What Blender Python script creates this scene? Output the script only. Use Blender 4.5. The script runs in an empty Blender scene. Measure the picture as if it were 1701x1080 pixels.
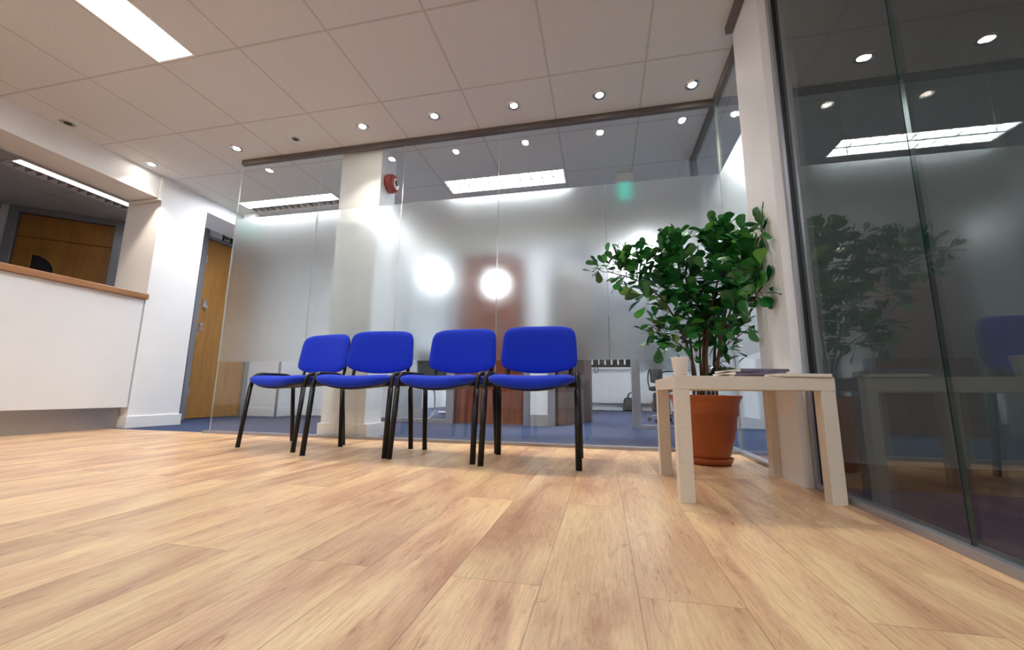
import bpy, bmesh, math, random
from mathutils import Vector, Matrix
random.seed(7)
C = bpy.context.scene.collection
S = bpy.context.scene
PI = math.pi

# ------------------------------------------------------------------ camera
cd = bpy.data.cameras.new('camera'); cam = bpy.data.objects.new('camera', cd); C.objects.link(cam)
cd.sensor_width = 36; cd.sensor_fit = 'HORIZONTAL'; cd.lens = 681.87 / 1701 * 36
cd.clip_start = 0.02; cd.clip_end = 60
YAW, PITCH, ROLL = -0.21796, 0.16318, 0.01156
Fw = Vector((math.sin(YAW) * math.cos(PITCH), math.cos(YAW) * math.cos(PITCH), math.sin(PITCH)))
r0 = Vector((math.cos(YAW), -math.sin(YAW), 0)); u0 = r0.cross(Fw)
r1 = r0 * math.cos(ROLL) + u0 * math.sin(ROLL); u1 = -r0 * math.sin(ROLL) + u0 * math.cos(ROLL)
cam.matrix_world = Matrix(((r1.x, u1.x, -Fw.x, -0.861), (r1.y, u1.y, -Fw.y, -3.0), (r1.z, u1.z, -Fw.z, 0.382), (0, 0, 0, 1)))
S.camera = cam
# ------------------------------------------------------------------ world, exposure
w = bpy.data.worlds.new('world'); S.world = w; w.use_nodes = True
w.node_tree.nodes['Background'].inputs[0].default_value = (0.55, 0.6, 0.7, 1)
w.node_tree.nodes['Background'].inputs[1].default_value = 0.05
S.view_settings.view_transform = 'Standard'; S.view_settings.look = 'None'
S.view_settings.gamma = 1; S.view_settings.use_curve_mapping = False
S.view_settings.exposure = 1.44
S.cycles.max_bounces = 14; S.cycles.transparent_max_bounces = 24; S.cycles.transmission_bounces = 12
S.cycles.diffuse_bounces = 6; S.cycles.sample_clamp_indirect = 40
E_TUBE = 12.0      # fluorescent fixtures
E_SPOT = 16.0      # watts of each lit downlight
H = 2.593
TX, TY, GX0, GY0 = 0.654, 0.6511, -3.799, -0.4324   # ceiling grid

# ------------------------------------------------------------------ materials
def nt(name):
    m = bpy.data.materials.new(name); m.use_nodes = True
    t = m.node_tree; t.nodes.clear()
    out = t.nodes.new('ShaderNodeOutputMaterial')
    return m, t, out
def N(t, kind, **kw):
    n = t.nodes.new('ShaderNode' + kind)
    for k, v in kw.items():
        if k.startswith('i_'): n.inputs[int(k[2:])].default_value = v
        else: setattr(n, k, v)
    return n
def srgb(r, g, b):
    f = lambda c: (c / 255 / 12.92) if c <= 10.3 else ((c / 255 + 0.055) / 1.055) ** 2.4
    return (f(r), f(g), f(b), 1)
def pm(name, col, rough=0.5, metal=0.0, var=0.06, nscale=8.0, bump=0.0, bscale=200.0, spec=0.5, sheen=0.0, stretch=None):
    m, t, out = nt(name)
    b = N(t, 'BsdfPrincipled'); t.links.new(b.outputs[0], out.inputs[0])
    tc = N(t, 'TexCoord'); src = tc.outputs['Object']
    if stretch:
        mp = N(t, 'Mapping'); mp.inputs['Scale'].default_value = stretch
        t.links.new(src, mp.inputs[0]); src = mp.outputs[0]
    n = N(t, 'TexNoise'); n.inputs['Scale'].default_value = nscale; n.inputs['Detail'].default_value = 5
    t.links.new(src, n.inputs['Vector'])
    r = N(t, 'ValToRGB'); t.links.new(n.outputs[0], r.inputs[0])
    r.color_ramp.elements[0].position = 0.3; r.color_ramp.elements[1].position = 0.7
    r.color_ramp.elements[0].color = tuple(c * (1 - var) for c in col[:3]) + (1,)
    r.color_ramp.elements[1].color = tuple(min(1, c * (1 + var)) for c in col[:3]) + (1,)
    t.links.new(r.outputs[0], b.inputs['Base Color'])
    b.inputs['Roughness'].default_value = rough; b.inputs['Metallic'].default_value = metal
    b.inputs['Specular IOR Level'].default_value = spec
    if sheen:
        b.inputs['Sheen Weight'].default_value = sheen; b.inputs['Sheen Roughness'].default_value = 0.4
    if bump:
        n2 = N(t, 'TexNoise'); n2.inputs['Scale'].default_value = bscale; n2.inputs['Detail'].default_value = 3
        t.links.new(tc.outputs['Object'], n2.inputs['Vector'])
        bp = N(t, 'Bump'); bp.inputs['Strength'].default_value = bump; bp.inputs['Distance'].default_value = 0.002
        t.links.new(n2.outputs[0], bp.inputs['Height']); t.links.new(bp.outputs[0], b.inputs['Normal'])
    return m
def emis(name, col, s, mask=False):
    m, t, out = nt(name)
    e = N(t, 'Emission'); e.inputs[0].default_value = col; e.inputs[1].default_value = s
    t.links.new(e.outputs[0], out.inputs[0]); return m

M = {}
M['wall'] = pm('white_wall_paint', srgb(236, 238, 241), 0.6, var=0.015, nscale=3, bump=0.05)
M['wall_grey'] = pm('grey_wall_paint', srgb(150, 150, 150), 0.6, var=0.02, nscale=3)
M['wall_side'] = pm('dimmed_white_wall_paint', srgb(118, 120, 118), 0.6, var=0.02, nscale=3)  # grey colour holds the dimness of a white wall
M['wall_head'] = pm('pale_grey_overpanel', srgb(196, 196, 192), 0.6, var=0.02, nscale=3)
M['trimwhite'] = pm('white_gloss_trim', srgb(236, 236, 236), 0.35, var=0.01)
M['counter'] = pm('white_laminate', srgb(232, 235, 238), 0.22, var=0.01)
M['plinth'] = pm('brushed_plinth_metal', srgb(176, 172, 170), 0.32, 0.7, var=0.05, stretch=(1, 1, 40))
M['silver'] = pm('satin_aluminium', srgb(165, 168, 178), 0.35, 0.6, var=0.03)
M['railgrey'] = pm('grey_anodised_rail', srgb(112, 106, 104), 0.45, 0.3, var=0.03)
M['frame'] = pm('grey_painted_frame', srgb(140, 142, 150), 0.32, 0.3, var=0.03)
M['black'] = pm('black_powder_coat', srgb(17, 16, 18), 0.42, var=0.1, spec=0.35)
M['blackpl'] = pm('black_plastic', srgb(26, 24, 25), 0.5, var=0.1)
M['blackmesh'] = pm('black_mesh_fabric', srgb(40, 41, 45), 0.8, var=0.2, nscale=60)
M['chrome'] = pm('chrome', srgb(210, 212, 216), 0.12, 1.0, var=0.02)
M['steel'] = pm('brushed_steel', srgb(180, 180, 182), 0.3, 0.9, var=0.04)
M['table'] = pm('birch_foil', srgb(220, 210, 196), 0.5, var=0.03, nscale=14, stretch=(1, 6, 6))
M['terra'] = pm('terracotta_plastic', srgb(166, 86, 42), 0.40, var=0.05, nscale=5)
M['soil'] = pm('potting_soil', srgb(46, 32, 24), 0.95, var=0.4, nscale=40, bump=0.6, bscale=60)
M['stem'] = pm('brown_bark', srgb(84, 58, 38), 0.8, var=0.35, nscale=30, stretch=(1, 1, 0.2))
M['cup'] = pm('white_paper', srgb(238, 234, 232), 0.6, var=0.01)
M['paper'] = pm('matt_paper', srgb(230, 222, 210), 0.6, var=0.02)
M['paperblue'] = pm('mauve_cover_paper', srgb(112, 102, 126), 0.35, var=0.25, nscale=18)
M['red'] = pm('red_plastic', srgb(158, 34, 28), 0.3, var=0.04)
M['bag'] = pm('black_leather', srgb(26, 26, 30), 0.5, var=0.25, nscale=12, bump=0.3, bscale=60)
M['bagbrown'] = pm('dark_brown_leather', srgb(54, 44, 44), 0.55, var=0.25, nscale=12, bump=0.3, bscale=60)
M['radiator'] = pm('white_radiator_enamel', srgb(238, 238, 240), 0.35, var=0.01)
M['green'] = pm('dark_green_sign', srgb(14, 62, 36), 0.4, var=0.03)
M['signwhite'] = pm('sign_white', srgb(225, 232, 225), 0.4, var=0.01)
M['tube'] = emis('fluorescent_light', (0.95, 0.975, 1.0, 1), E_TUBE)
M['tube_office'] = emis('fluorescent_light_office', (0.93, 0.97, 1.0, 1), E_TUBE * 1.7)
M['tube_dim'] = emis('fluorescent_light_reception', (1.0, 0.98, 0.96, 1), 3.2)
M['fill_side'] = emis('added_light_side_room', (0.95, 1.0, 1.0, 1), 6.5)  # emission of the added side room fill light
M['bulb'] = emis('halogen_lamp', (1.0, 0.9, 0.78, 1), 40)
M['greenlit'] = emis('lit_green_sign', (0.02, 0.68, 0.5, 1), 0.42)

def blue_fabric():
    m, t, out = nt('blue_wool_fabric')
    b = N(t, 'BsdfPrincipled'); t.links.new(b.outputs[0], out.inputs[0])
    tc = N(t, 'TexCoord')
    n = N(t, 'TexNoise'); n.inputs['Scale'].default_value = 420; n.inputs['Detail'].default_value = 2
    t.links.new(tc.outputs['Object'], n.inputs['Vector'])
    r = N(t, 'ValToRGB'); t.links.new(n.outputs[0], r.inputs[0])
    r.color_ramp.elements[0].position = 0.3; r.color_ramp.elements[1].position = 0.7
    r.color_ramp.elements[0].color = srgb(16, 42, 172); r.color_ramp.elements[1].color = srgb(32, 64, 208)
    t.links.new(r.outputs[0], b.inputs['Base Color'])
    b.inputs['Roughness'].default_value = 0.9; b.inputs['Specular IOR Level'].default_value = 0.2
    b.inputs['Sheen Weight'].default_value = 0.35; b.inputs['Sheen Tint'].default_value = (0.25, 0.35, 1, 1)
    bp = N(t, 'Bump'); bp.inputs['Strength'].default_value = 0.35; bp.inputs['Distance'].default_value = 0.001
    t.links.new(n.outputs[0], bp.inputs['Height']); t.links.new(bp.outputs[0], b.inputs['Normal'])
    return m
M['blue'] = blue_fabric()

def leaf_mat():
    m, t, out = nt('glossy_leaf')
    b = N(t, 'BsdfPrincipled'); t.links.new(b.outputs[0], out.inputs[0])
    g = N(t, 'NewGeometry')
    r = N(t, 'ValToRGB'); t.links.new(g.outputs['Random Per Island'], r.inputs[0])
    e = r.color_ramp.elements
    e[0].position = 0; e[0].color = srgb(28, 88, 42); e[1].position = 1; e[1].color = srgb(110, 180, 76)
    k = e.new(0.6); k.color = srgb(42, 116, 54); k = e.new(0.88); k.color = srgb(66, 142, 62)
    t.links.new(r.outputs[0], b.inputs['Base Color'])
    b.inputs['Roughness'].default_value = 0.26
    b.inputs['Specular IOR Level'].default_value = 0.7
    b.inputs['Transmission Weight'].default_value = 0.0
    return m
M['leaf'] = leaf_mat()

def M_math(t, op, a, b=None, c=None):
    n = N(t, 'Math'); n.operation = op
    for i, v in enumerate((a, b, c)):
        if v is None: continue
        if isinstance(v, (int, float)): n.inputs[i].default_value = v
        else: t.links.new(v, n.inputs[i])
    return n.outputs[0]
def wood_floor():
    m, t, out = nt('oak_laminate_planks')
    b = N(t, 'BsdfPrincipled'); t.links.new(b.outputs[0], out.inputs[0])
    tc = N(t, 'TexCoord'); sp = N(t, 'SeparateXYZ'); t.links.new(tc.outputs['Object'], sp.inputs[0])
    X, Y = sp.outputs[0], sp.outputs[1]
    W, L = 0.1895, 1.28
    xi = M_math(t, 'DIVIDE', M_math(t, 'ADD', X, 0.046), W)
    fi = M_math(t, 'FLOOR', xi); fx = M_math(t, 'SUBTRACT', xi, fi)
    par = M_math(t, 'ABSOLUTE', M_math(t, 'MODULO', fi, 2.0))
    yi = M_math(t, 'ADD', M_math(t, 'DIVIDE', M_math(t, 'ADD', Y, 2.11), L), M_math(t, 'MULTIPLY', par, 0.5))
    fj = M_math(t, 'FLOOR', yi); fy = M_math(t, 'SUBTRACT', yi, fj)
    cb = N(t, 'CombineXYZ'); t.links.new(fi, cb.inputs[0]); t.links.new(fj, cb.inputs[1])
    wn = N(t, 'TexWhiteNoise'); t.links.new(cb.outputs[0], wn.inputs['Vector'])
    # per-plank offset of the grain
    off = N(t, 'VectorMath'); off.operation = 'SCALE'; off.inputs[3].default_value = 23.0
    t.links.new(wn.outputs['Color'], off.inputs[0])
    add = N(t, 'VectorMath'); add.operation = 'ADD'
    t.links.new(tc.outputs['Object'], add.inputs[0]); t.links.new(off.outputs[0], add.inputs[1])
    def noise(scale, vec, detail=6, dist=0.0, rough=0.55):
        mp = N(t, 'Mapping'); mp.inputs['Scale'].default_value = vec
        t.links.new(add.outputs[0], mp.inputs[0])
        n = N(t, 'TexNoise'); n.inputs['Scale'].default_value = scale; n.inputs['Detail'].default_value = detail
        n.inputs['Distortion'].default_value = dist; n.inputs['Roughness'].default_value = rough
        t.links.new(mp.outputs[0], n.inputs['Vector']); return n.outputs[0]
    broad = noise(3.0, (2.6, 0.55, 1), 4, 0.6)
    fine = noise(30, (6.0, 0.35, 1), 6, 0.8, 0.65)
    fig = noise(9, (3.2, 0.8, 1), 8, 2.2, 0.7)
    ramp = N(t, 'ValToRGB'); e = ramp.color_ramp.elements
    e[0].position = 0.32; e[0].color = srgb(190, 146, 116); e[1].position = 0.68; e[1].color = srgb(242, 214, 166)
    k = e.new(0.5); k.color = srgb(226, 190, 150)
    t.links.new(broad, ramp.inputs[0])
    def mix(fac, a, c, mode='MIX'):
        n = N(t, 'Mix'); n.data_type = 'RGBA'; n.blend_type = mode
        if isinstance(fac, (int, float)): n.inputs[0].default_value = fac
        else: t.links.new(fac, n.inputs[0])
        for i, v in ((6, a), (7, c)):
            if isinstance(v, tuple): n.inputs[i].default_value = v
            else: t.links.new(v, n.inputs[i])
        return n.outputs[2]
    def rmp(v, lo, hi, a=0.0, c=1.0):
        n = N(t, 'MapRange'); n.inputs[1].default_value = lo; n.inputs[2].default_value = hi
        n.inputs[3].default_value = a; n.inputs[4].default_value = c; t.links.new(v, n.inputs[0]); return n.outputs[0]
    col = ramp.outputs[0]
    col = mix(rmp(fine, 0.45, 0.66, 0.0, 0.42), col, srgb(176, 124, 88))
    hair = noise(70, (7.0, 0.22, 1), 3, 1.5, 0.6)
    col = mix(M_math(t, 'MULTIPLY', rmp(hair, 0.58, 0.66), rmp(broad, 0.45, 0.60, 0.42, 0.10)), col, srgb(140, 92, 62))
    knots = M_math(t, 'MULTIPLY', rmp(fig, 0.56, 0.70), rmp(broad, 0.42, 0.62, 1.0, 0.25))
    col = mix(M_math(t, 'MULTIPLY', knots, 0.8), col, srgb(146, 94, 62))
    tint = rmp(wn.outputs['Value'], 0, 1, 0.90, 1.07)
    vm = N(t, 'VectorMath'); vm.operation = 'SCALE'; t.links.new(col, vm.inputs[0]); t.links.new(tint, vm.inputs[3])
    col = vm.outputs[0]
    # seams
    dx = M_math(t, 'MULTIPLY', M_math(t, 'MINIMUM', fx, M_math(t, 'SUBTRACT', 1.0, fx)), W)
    dy = M_math(t, 'MULTIPLY', M_math(t, 'MINIMUM', fy, M_math(t, 'SUBTRACT', 1.0, fy)), L)
    d = M_math(t, 'MINIMUM', dx, dy)
    seam = rmp(d, 0.0004, 0.0016, 0.55, 0.0)
    col = mix(seam, col, srgb(112, 70, 40))
    t.links.new(col, b.inputs['Base Color'])
    t.links.new(rmp(fine, 0.3, 0.7, 0.30, 0.42), b.inputs['Roughness'])
    bp = N(t, 'Bump'); bp.inputs['Strength'].default_value = 0.35; bp.inputs['Distance'].default_value = 0.001
    hh = M_math(t, 'SUBTRACT', M_math(t, 'MULTIPLY', fine, 0.25), seam)
    t.links.new(hh, bp.inputs['Height']); t.links.new(bp.outputs[0], b.inputs['Normal'])
    return m
M['floor'] = wood_floor()
def ceiling_mat():
    m, t, out = nt('suspended_ceiling_tiles')
    b = N(t, 'BsdfPrincipled'); t.links.new(b.outputs[0], out.inputs[0])
    tc = N(t, 'TexCoord'); sp = N(t, 'SeparateXYZ'); t.links.new(tc.outputs['Object'], sp.inputs[0])
    def edge(v, o, sz):
        q = M_math(t, 'DIVIDE', M_math(t, 'SUBTRACT', v, o), sz)
        f = M_math(t, 'FRACT', q)
        return M_math(t, 'MULTIPLY', M_math(t, 'MINIMUM', f, M_math(t, 'SUBTRACT', 1.0, f)), sz)
    d = M_math(t, 'MINIMUM', edge(sp.outputs[0], GX0 - TX * 20, TX), edge(sp.outputs[1], GY0 - TY * 20, TY))
    bar = N(t, 'Math'); bar.operation = 'LESS_THAN'; bar.inputs[1].default_value = 0.0055; t.links.new(d, bar.inputs[0])
    lip = N(t, 'MapRange'); lip.inputs[1].default_value = 0.0055; lip.inputs[2].default_value = 0.009
    lip.inputs[3].default_value = 0.35; lip.inputs[4].default_value = 0.0; t.links.new(d, lip.inputs[0])
    n = N(t, 'TexNoise'); n.inputs['Scale'].default_value = 160; n.inputs['Detail'].default_value = 4
    t.links.new(tc.outputs['Object'], n.inputs['Vector'])
    r = N(t, 'ValToRGB'); t.links.new(n.outputs[0], r.inputs[0])
    r.color_ramp.elements[0].position = 0.3; r.color_ramp.elements[1].position = 0.7
    r.color_ramp.elements[0].color = srgb(204, 205, 206); r.color_ramp.elements[1].color = srgb(222, 223, 224)
    mx = N(t, 'Mix'); mx.data_type = 'RGBA'; t.links.new(bar.outputs[0], mx.inputs[0])
    t.links.new(r.outputs[0], mx.inputs[6]); mx.inputs[7].default_value = srgb(192, 190, 188)
    m2 = N(t, 'Mix'); m2.data_type = 'RGBA'
    sub = M_math(t, 'MULTIPLY', lip.outputs[0], M_math(t, 'SUBTRACT', 1.0, bar.outputs[0]))
    t.links.new(sub, m2.inputs[0]); t.links.new(mx.outputs[2], m2.inputs[6]); m2.inputs[7].default_value = srgb(110, 98, 90)
    t.links.new(m2.outputs[2], b.inputs['Base Color']); b.inputs['Roughness'].default_value = 0.75
    b.inputs['Specular IOR Level'].default_value = 0.2
    bp = N(t, 'Bump'); bp.inputs['Strength'].default_value = 0.25; bp.inputs['Distance'].default_value = 0.002
    t.links.new(n.outputs[0], bp.inputs['Height']); t.links.new(bp.outputs[0], b.inputs['Normal'])
    return m
M['ceiling'] = ceiling_mat()
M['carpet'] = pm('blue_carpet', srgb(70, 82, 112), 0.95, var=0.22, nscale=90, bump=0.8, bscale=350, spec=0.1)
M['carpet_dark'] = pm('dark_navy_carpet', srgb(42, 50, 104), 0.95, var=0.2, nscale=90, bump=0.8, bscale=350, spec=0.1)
def veneer(name, dark, light, axis_stretch, rough=0.35):
    m, t, out = nt(name)
    b = N(t, 'BsdfPrincipled'); t.links.new(b.outputs[0], out.inputs[0])
    tc = N(t, 'TexCoord'); mp = N(t, 'Mapping'); mp.inputs['Scale'].default_value = axis_stretch
    t.links.new(tc.outputs['Object'], mp.inputs[0])
    n = N(t, 'TexNoise'); n.inputs['Scale'].default_value = 3; n.inputs['Detail'].default_value = 8; n.inputs['Distortion'].default_value = 0.8
    t.links.new(mp.outputs[0], n.inputs['Vector'])
    r = N(t, 'ValToRGB'); t.links.new(n.outputs[0], r.inputs[0])
    r.color_ramp.elements[0].position = 0.3; r.color_ramp.elements[1].position = 0.7
    r.color_ramp.elements[0].color = dark; r.color_ramp.elements[1].color = light
    t.links.new(r.outputs[0], b.inputs['Base Color']); b.inputs['Roughness'].default_value = rough
    return m
M['oak'] = veneer('oak_veneer', srgb(158, 110, 50), srgb(180, 130, 64), (7, 7, 0.7))
M['oakdark'] = veneer('golden_oak_veneer', srgb(142, 94, 34), srgb(166, 112, 44), (4, 4, 0.8))
M['worktop'] = veneer('oak_worktop_edge', srgb(150, 108, 74), srgb(178, 132, 94), (6, 0.7, 6))
M['walnut'] = veneer('walnut_veneer', srgb(86, 38, 24), srgb(140, 68, 44), (12, 12, 0.6))
M['walnut2'] = veneer('brown_veneer', srgb(74, 50, 40), srgb(104, 74, 60), (8, 8, 0.6))

def glass(name, tint, green=True, refl=1.0):
    m, t, out = nt(name)
    g = N(t, 'NewGeometry')
    mr = N(t, 'MapRange'); mr.inputs[3].default_value = 1.5; mr.inputs[4].default_value = 1 / 1.5
    t.links.new(g.outputs['Backfacing'], mr.inputs[0])
    fr = N(t, 'Fresnel'); t.links.new(mr.outputs[0], fr.inputs[0])
    tr = N(t, 'BsdfTransparent'); tr.inputs[0].default_value = tint
    gl = N(t, 'BsdfGlossy'); gl.inputs['Color'].default_value = (refl, refl, refl, 1); gl.inputs['Roughness'].default_value = 0.0
    mx = N(t, 'MixShader'); t.links.new(fr.outputs[0], mx.inputs[0]); t.links.new(tr.outputs[0], mx.inputs[1]); t.links.new(gl.outputs[0], mx.inputs[2])
    t.links.new(mx.outputs[0], out.inputs[0]); return m
M['glass'] = glass('clear_glass', (0.972, 0.985, 0.98, 1))
M['glass_dark'] = glass('tinted_glass', (0.70, 0.74, 0.73, 1))
M['glass_edge'] = pm('polished_glass_edge', srgb(196, 210, 206), 0.15, var=0.2, nscale=2, spec=0.8)
M['glass_edge_dark'] = pm('dark_polished_glass_edge', srgb(38, 62, 60), 0.12, var=0.3, nscale=2, spec=0.8)
def frost():
    m, t, out = nt('frosted_film')
    rf = N(t, 'BsdfGlass'); rf.inputs['Color'].default_value = (0.985, 0.997, 1.0, 1)
    rf.inputs['Roughness'].default_value = 0.29; rf.inputs['IOR'].default_value = 1.32
    df = N(t, 'BsdfDiffuse'); df.inputs[0].default_value = (0.85, 0.88, 0.9, 1)
    c = N(t, 'MixShader'); c.inputs[0].default_value = 0.015; t.links.new(rf.outputs[0], c.inputs[1]); t.links.new(df.outputs[0], c.inputs[2])
    t.links.new(c.outputs[0], out.inputs[0]); return m
M['frost'] = frost()

# ------------------------------------------------------------------ mesh helpers
def bx(bm, x0, x1, y0, y1, z0, z1, mi=0, mat=None):
    vs = [bm.verts.new((x, y, z)) for x in (x0, x1) for y in (y0, y1) for z in (z0, z1)]
    fs = [bm.faces.new([vs[i] for i in f]) for f in ((0, 1, 3, 2), (4, 6, 7, 5), (0, 4, 5, 1), (2, 3, 7, 6), (0, 2, 6, 4), (1, 5, 7, 3))]
    for f in fs: f.material_index = mi
    if mat is not None: bmesh.ops.transform(bm, matrix=mat, verts=vs)
    return vs
def box(*a, **k):
    bm = bmesh.new(); bx(bm, *a, **k); return bm
def cyl(bm, p0, p1, r0_, r1_=None, n=20, cap=True):
    p0, p1 = Vector(p0), Vector(p1); r1_ = r0_ if r1_ is None else r1_
    d = (p1 - p0).normalized(); a = d.orthogonal().normalized(); b = d.cross(a)
    A = [bm.verts.new(p0 + (a * math.cos(2 * PI * i / n) + b * math.sin(2 * PI * i / n)) * r0_) for i in range(n)]
    B = [bm.verts.new(p1 + (a * math.cos(2 * PI * i / n) + b * math.sin(2 * PI * i / n)) * r1_) for i in range(n)]
    for i in range(n): bm.faces.new((A[i], A[(i + 1) % n], B[(i + 1) % n], B[i]))
    if cap: bm.faces.new(A[::-1]); bm.faces.new(B)
def lathe(bm, prof, c=(0, 0, 0), n=48, close=False):
    rings = []
    for r, z in prof:
        rings.append([bm.verts.new((c[0] + r * math.cos(2 * PI * i / n), c[1] + r * math.sin(2 * PI * i / n), c[2] + z)) for i in range(n)])
    for a, b in zip(rings, rings[1:]):
        for i in range(n): bm.faces.new((a[i], a[(i + 1) % n], b[(i + 1) % n], b[i]))
    bm.faces.new(rings[0][::-1]); bm.faces.new(rings[-1])
def sweep(bm, pts, rx, ry=None, n=10, side=Vector((1, 0, 0)), taper=None):
    """tube of elliptical section along pts; rx across 'side', ry across the other"""
    ry = rx if ry is None else ry
    pts = [Vector(p) for p in pts]; rings = []
    for k, p in enumerate(pts):
        tg = (pts[min(k + 1, len(pts) - 1)] - pts[max(k - 1, 0)]).normalized()
        s = (side - tg * side.dot(tg))
        s = s.normalized() if s.length > 1e-4 else tg.orthogonal().normalized()
        o = tg.cross(s)
        f = 1 if taper is None else 1 + (taper - 1) * k / (len(pts) - 1)
        rings.append([bm.verts.new(p + s * rx * f * math.cos(2 * PI * i / n) + o * ry * f * math.sin(2 * PI * i / n)) for i in range(n)])
    for a, b in zip(rings, rings[1:]):
        for i in range(n): bm.faces.new((a[i], a[(i + 1) % n], b[(i + 1) % n], b[i]))
    bm.faces.new(rings[0][::-1]); bm.faces.new(rings[-1])
def smooth_path(pts, it=3):
    pts = [Vector(p) for p in pts]
    for _ in range(it):
        q = [pts[0]]
        for a, b in zip(pts, pts[1:]): q += [a * .75 + b * .25, a * .25 + b * .75]
        pts = q + [pts[-1]]
    return pts
def obj(name, bm, mats, parent=None, smooth=False, bevel=0, sub=0, seg=2):
    bmesh.ops.recalc_face_normals(bm, faces=bm.faces)
    me = bpy.data.meshes.new(name); bm.to_mesh(me); bm.free()
    if not isinstance(mats, (list, tuple)): mats = [mats]
    for m in mats: me.materials.append(m)
    if smooth:
        for p in me.polygons: p.use_smooth = True
    o = bpy.data.objects.new(name, me); C.objects.link(o)
    if bevel:
        b = o.modifiers.new('bevel', 'BEVEL'); b.width = bevel; b.segments = seg; b.limit_method = 'ANGLE'
    if sub:
        s = o.modifiers.new('sub', 'SUBSURF'); s.levels = sub; s.render_levels = sub
    if parent is not None: o.parent = parent
    return o
def thing(name, label, cat, loc=(0, 0, 0), rotz=0, group=None):
    o = bpy.data.objects.new(name, None); C.objects.link(o); o.empty_display_size = 0.1
    o.location = loc; o.rotation_euler = (0, 0, rotz); o['label'] = label; o['category'] = cat
    if group: o['group'] = group
    return o
def tag(o, label, cat, group=None):
    o['label'] = label; o['category'] = cat
    if group: o['group'] = group
    return o
def struct(name, bm, m, label=None, cat=None, **k):
    o = obj(name, bm, m, **k); o['kind'] = 'structure'
    if label: o['label'] = label
    if cat: o['category'] = cat
    return o
def sthing(name, label, cat, loc=(0, 0, 0), rotz=0):
    o = thing(name, label, cat, loc, rotz); o['kind'] = 'structure'; return o
def boxes(*lst):
    bm = bmesh.new()
    for b in lst: bx(bm, *b)
    return bm
def copy_tree(root, loc, rotz=None, label=None):
    r = root.copy(); C.objects.link(r); r.location = loc
    if rotz is not None: r.rotation_euler = (0, 0, rotz)
    if label: r['label'] = label
    for ch in list(root.children):
        c = ch.copy(); C.objects.link(c); c.parent = r
        for g in list(ch.children):
            d = g.copy(); C.objects.link(d); d.parent = c
    return r
# ================================================================== THE SETTING
XL = -5.35          # face of reception wall
XD = -6.05          # plane of the oak door
GB = 0.06           # plane of the back glass
GR = 0.02           # plane of the right glass
YB = -7.0           # wall behind the camera
# floors
struct('floor', box(XL - 0.1, 0.06, YB, 0.10, -0.06, 0.0), M['floor'], 'light oak laminate plank floor of the waiting area', 'floor')
struct('floor_corridor', box(-8.6, 3.2, 0.10, 7.2, -0.06, 0.0), M['carpet'], 'blue carpet floor behind the glass partition', 'floor')
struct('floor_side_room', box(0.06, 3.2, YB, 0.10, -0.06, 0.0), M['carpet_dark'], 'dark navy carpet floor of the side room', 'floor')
struct('floor_reception', box(-8.6, XL - 0.1, YB, 0.10, -0.06, 0.0), M['carpet'], 'carpet floor behind the reception counter', 'floor')
# ceiling with openings for the recessed fluorescent fixtures  (x0,x1,y0,y1)
HOLES = {
 'lobby': (-3.792, -3.480, -2.375, -1.089),
 'lobby_rear': (-0.522, -0.210, -4.33, -3.05),
 'lobby_left': (-4.110, -3.806, -4.33, -3.05),
 'meet_fill': (-3.14, -2.84, 4.35, 5.50),
 'corr_a': (-2.475, -1.185, 0.800, 1.090),
 'corr_b': (-5.095, -3.815, 0.800, 1.090),
 'recep': (-6.70, -6.40, -0.42, 0.85),
 'off_a': (-0.46, -0.17, 2.86, 4.30),
 'meet': (-4.20, -3.90, 2.95, 4.30),
 'off_fill': (1.95, 2.25, 4.50, 5.75),
 'side_corr_fill': (0.66, 1.90, 0.80, 1.09),
 'side_room_fill': (1.40, 2.00, -4.33, -3.05),
}
def ceiling_bm():
    xs = sorted({-8.6, 3.2} | {v for h in HOLES.values() for v in h[:2]})
    ys = sorted({YB, 7.2} | {v for h in HOLES.values() for v in h[2:]})
    bm = bmesh.new()
    cache = {}
    def V(x, y, z):
        k = (x, y, z)
        if k not in cache: cache[k] = bm.verts.new(k)
        return cache[k]
    for x0, x1 in zip(xs, xs[1:]):
        for y0, y1 in zip(ys, ys[1:]):
            cx, cy = (x0 + x1) / 2, (y0 + y1) / 2
            if any(h[0] < cx < h[1] and h[2] < cy < h[3] for h in HOLES.values()): continue
            bm.faces.new((V(x0, y0, H), V(x0, y1, H), V(x1, y1, H), V(x1, y0, H)))
    r = bmesh.ops.extrude_face_region(bm, geom=list(bm.faces))
    vs = [v for v in r['geom'] if isinstance(v, bmesh.types.BMVert)]
    bmesh.ops.translate(bm, verts=vs, vec=(0, 0, 0.02))
    return bm
struct('ceiling', ceiling_bm(), M['ceiling'], 'suspended ceiling of square off-white tiles', 'ceiling')
struct('ceiling_void', box(-8.7, 3.3, YB - 0.1, 7.3, H + 0.14, H + 0.2), M['wall_grey'])
# outer walls
struct('wall_rear', box(-8.6, 3.2, YB - 0.1, YB, 0, H), M['wall'], 'white wall at the rear of the waiting area', 'wall')
struct('wall_far_left', box(-8.7, -8.6, YB, 7.2, 0, H), M['wall'])
struct('wall_far_right', box(3.2, 3.3, YB, 7.2, 0, H), M['wall'])
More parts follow.
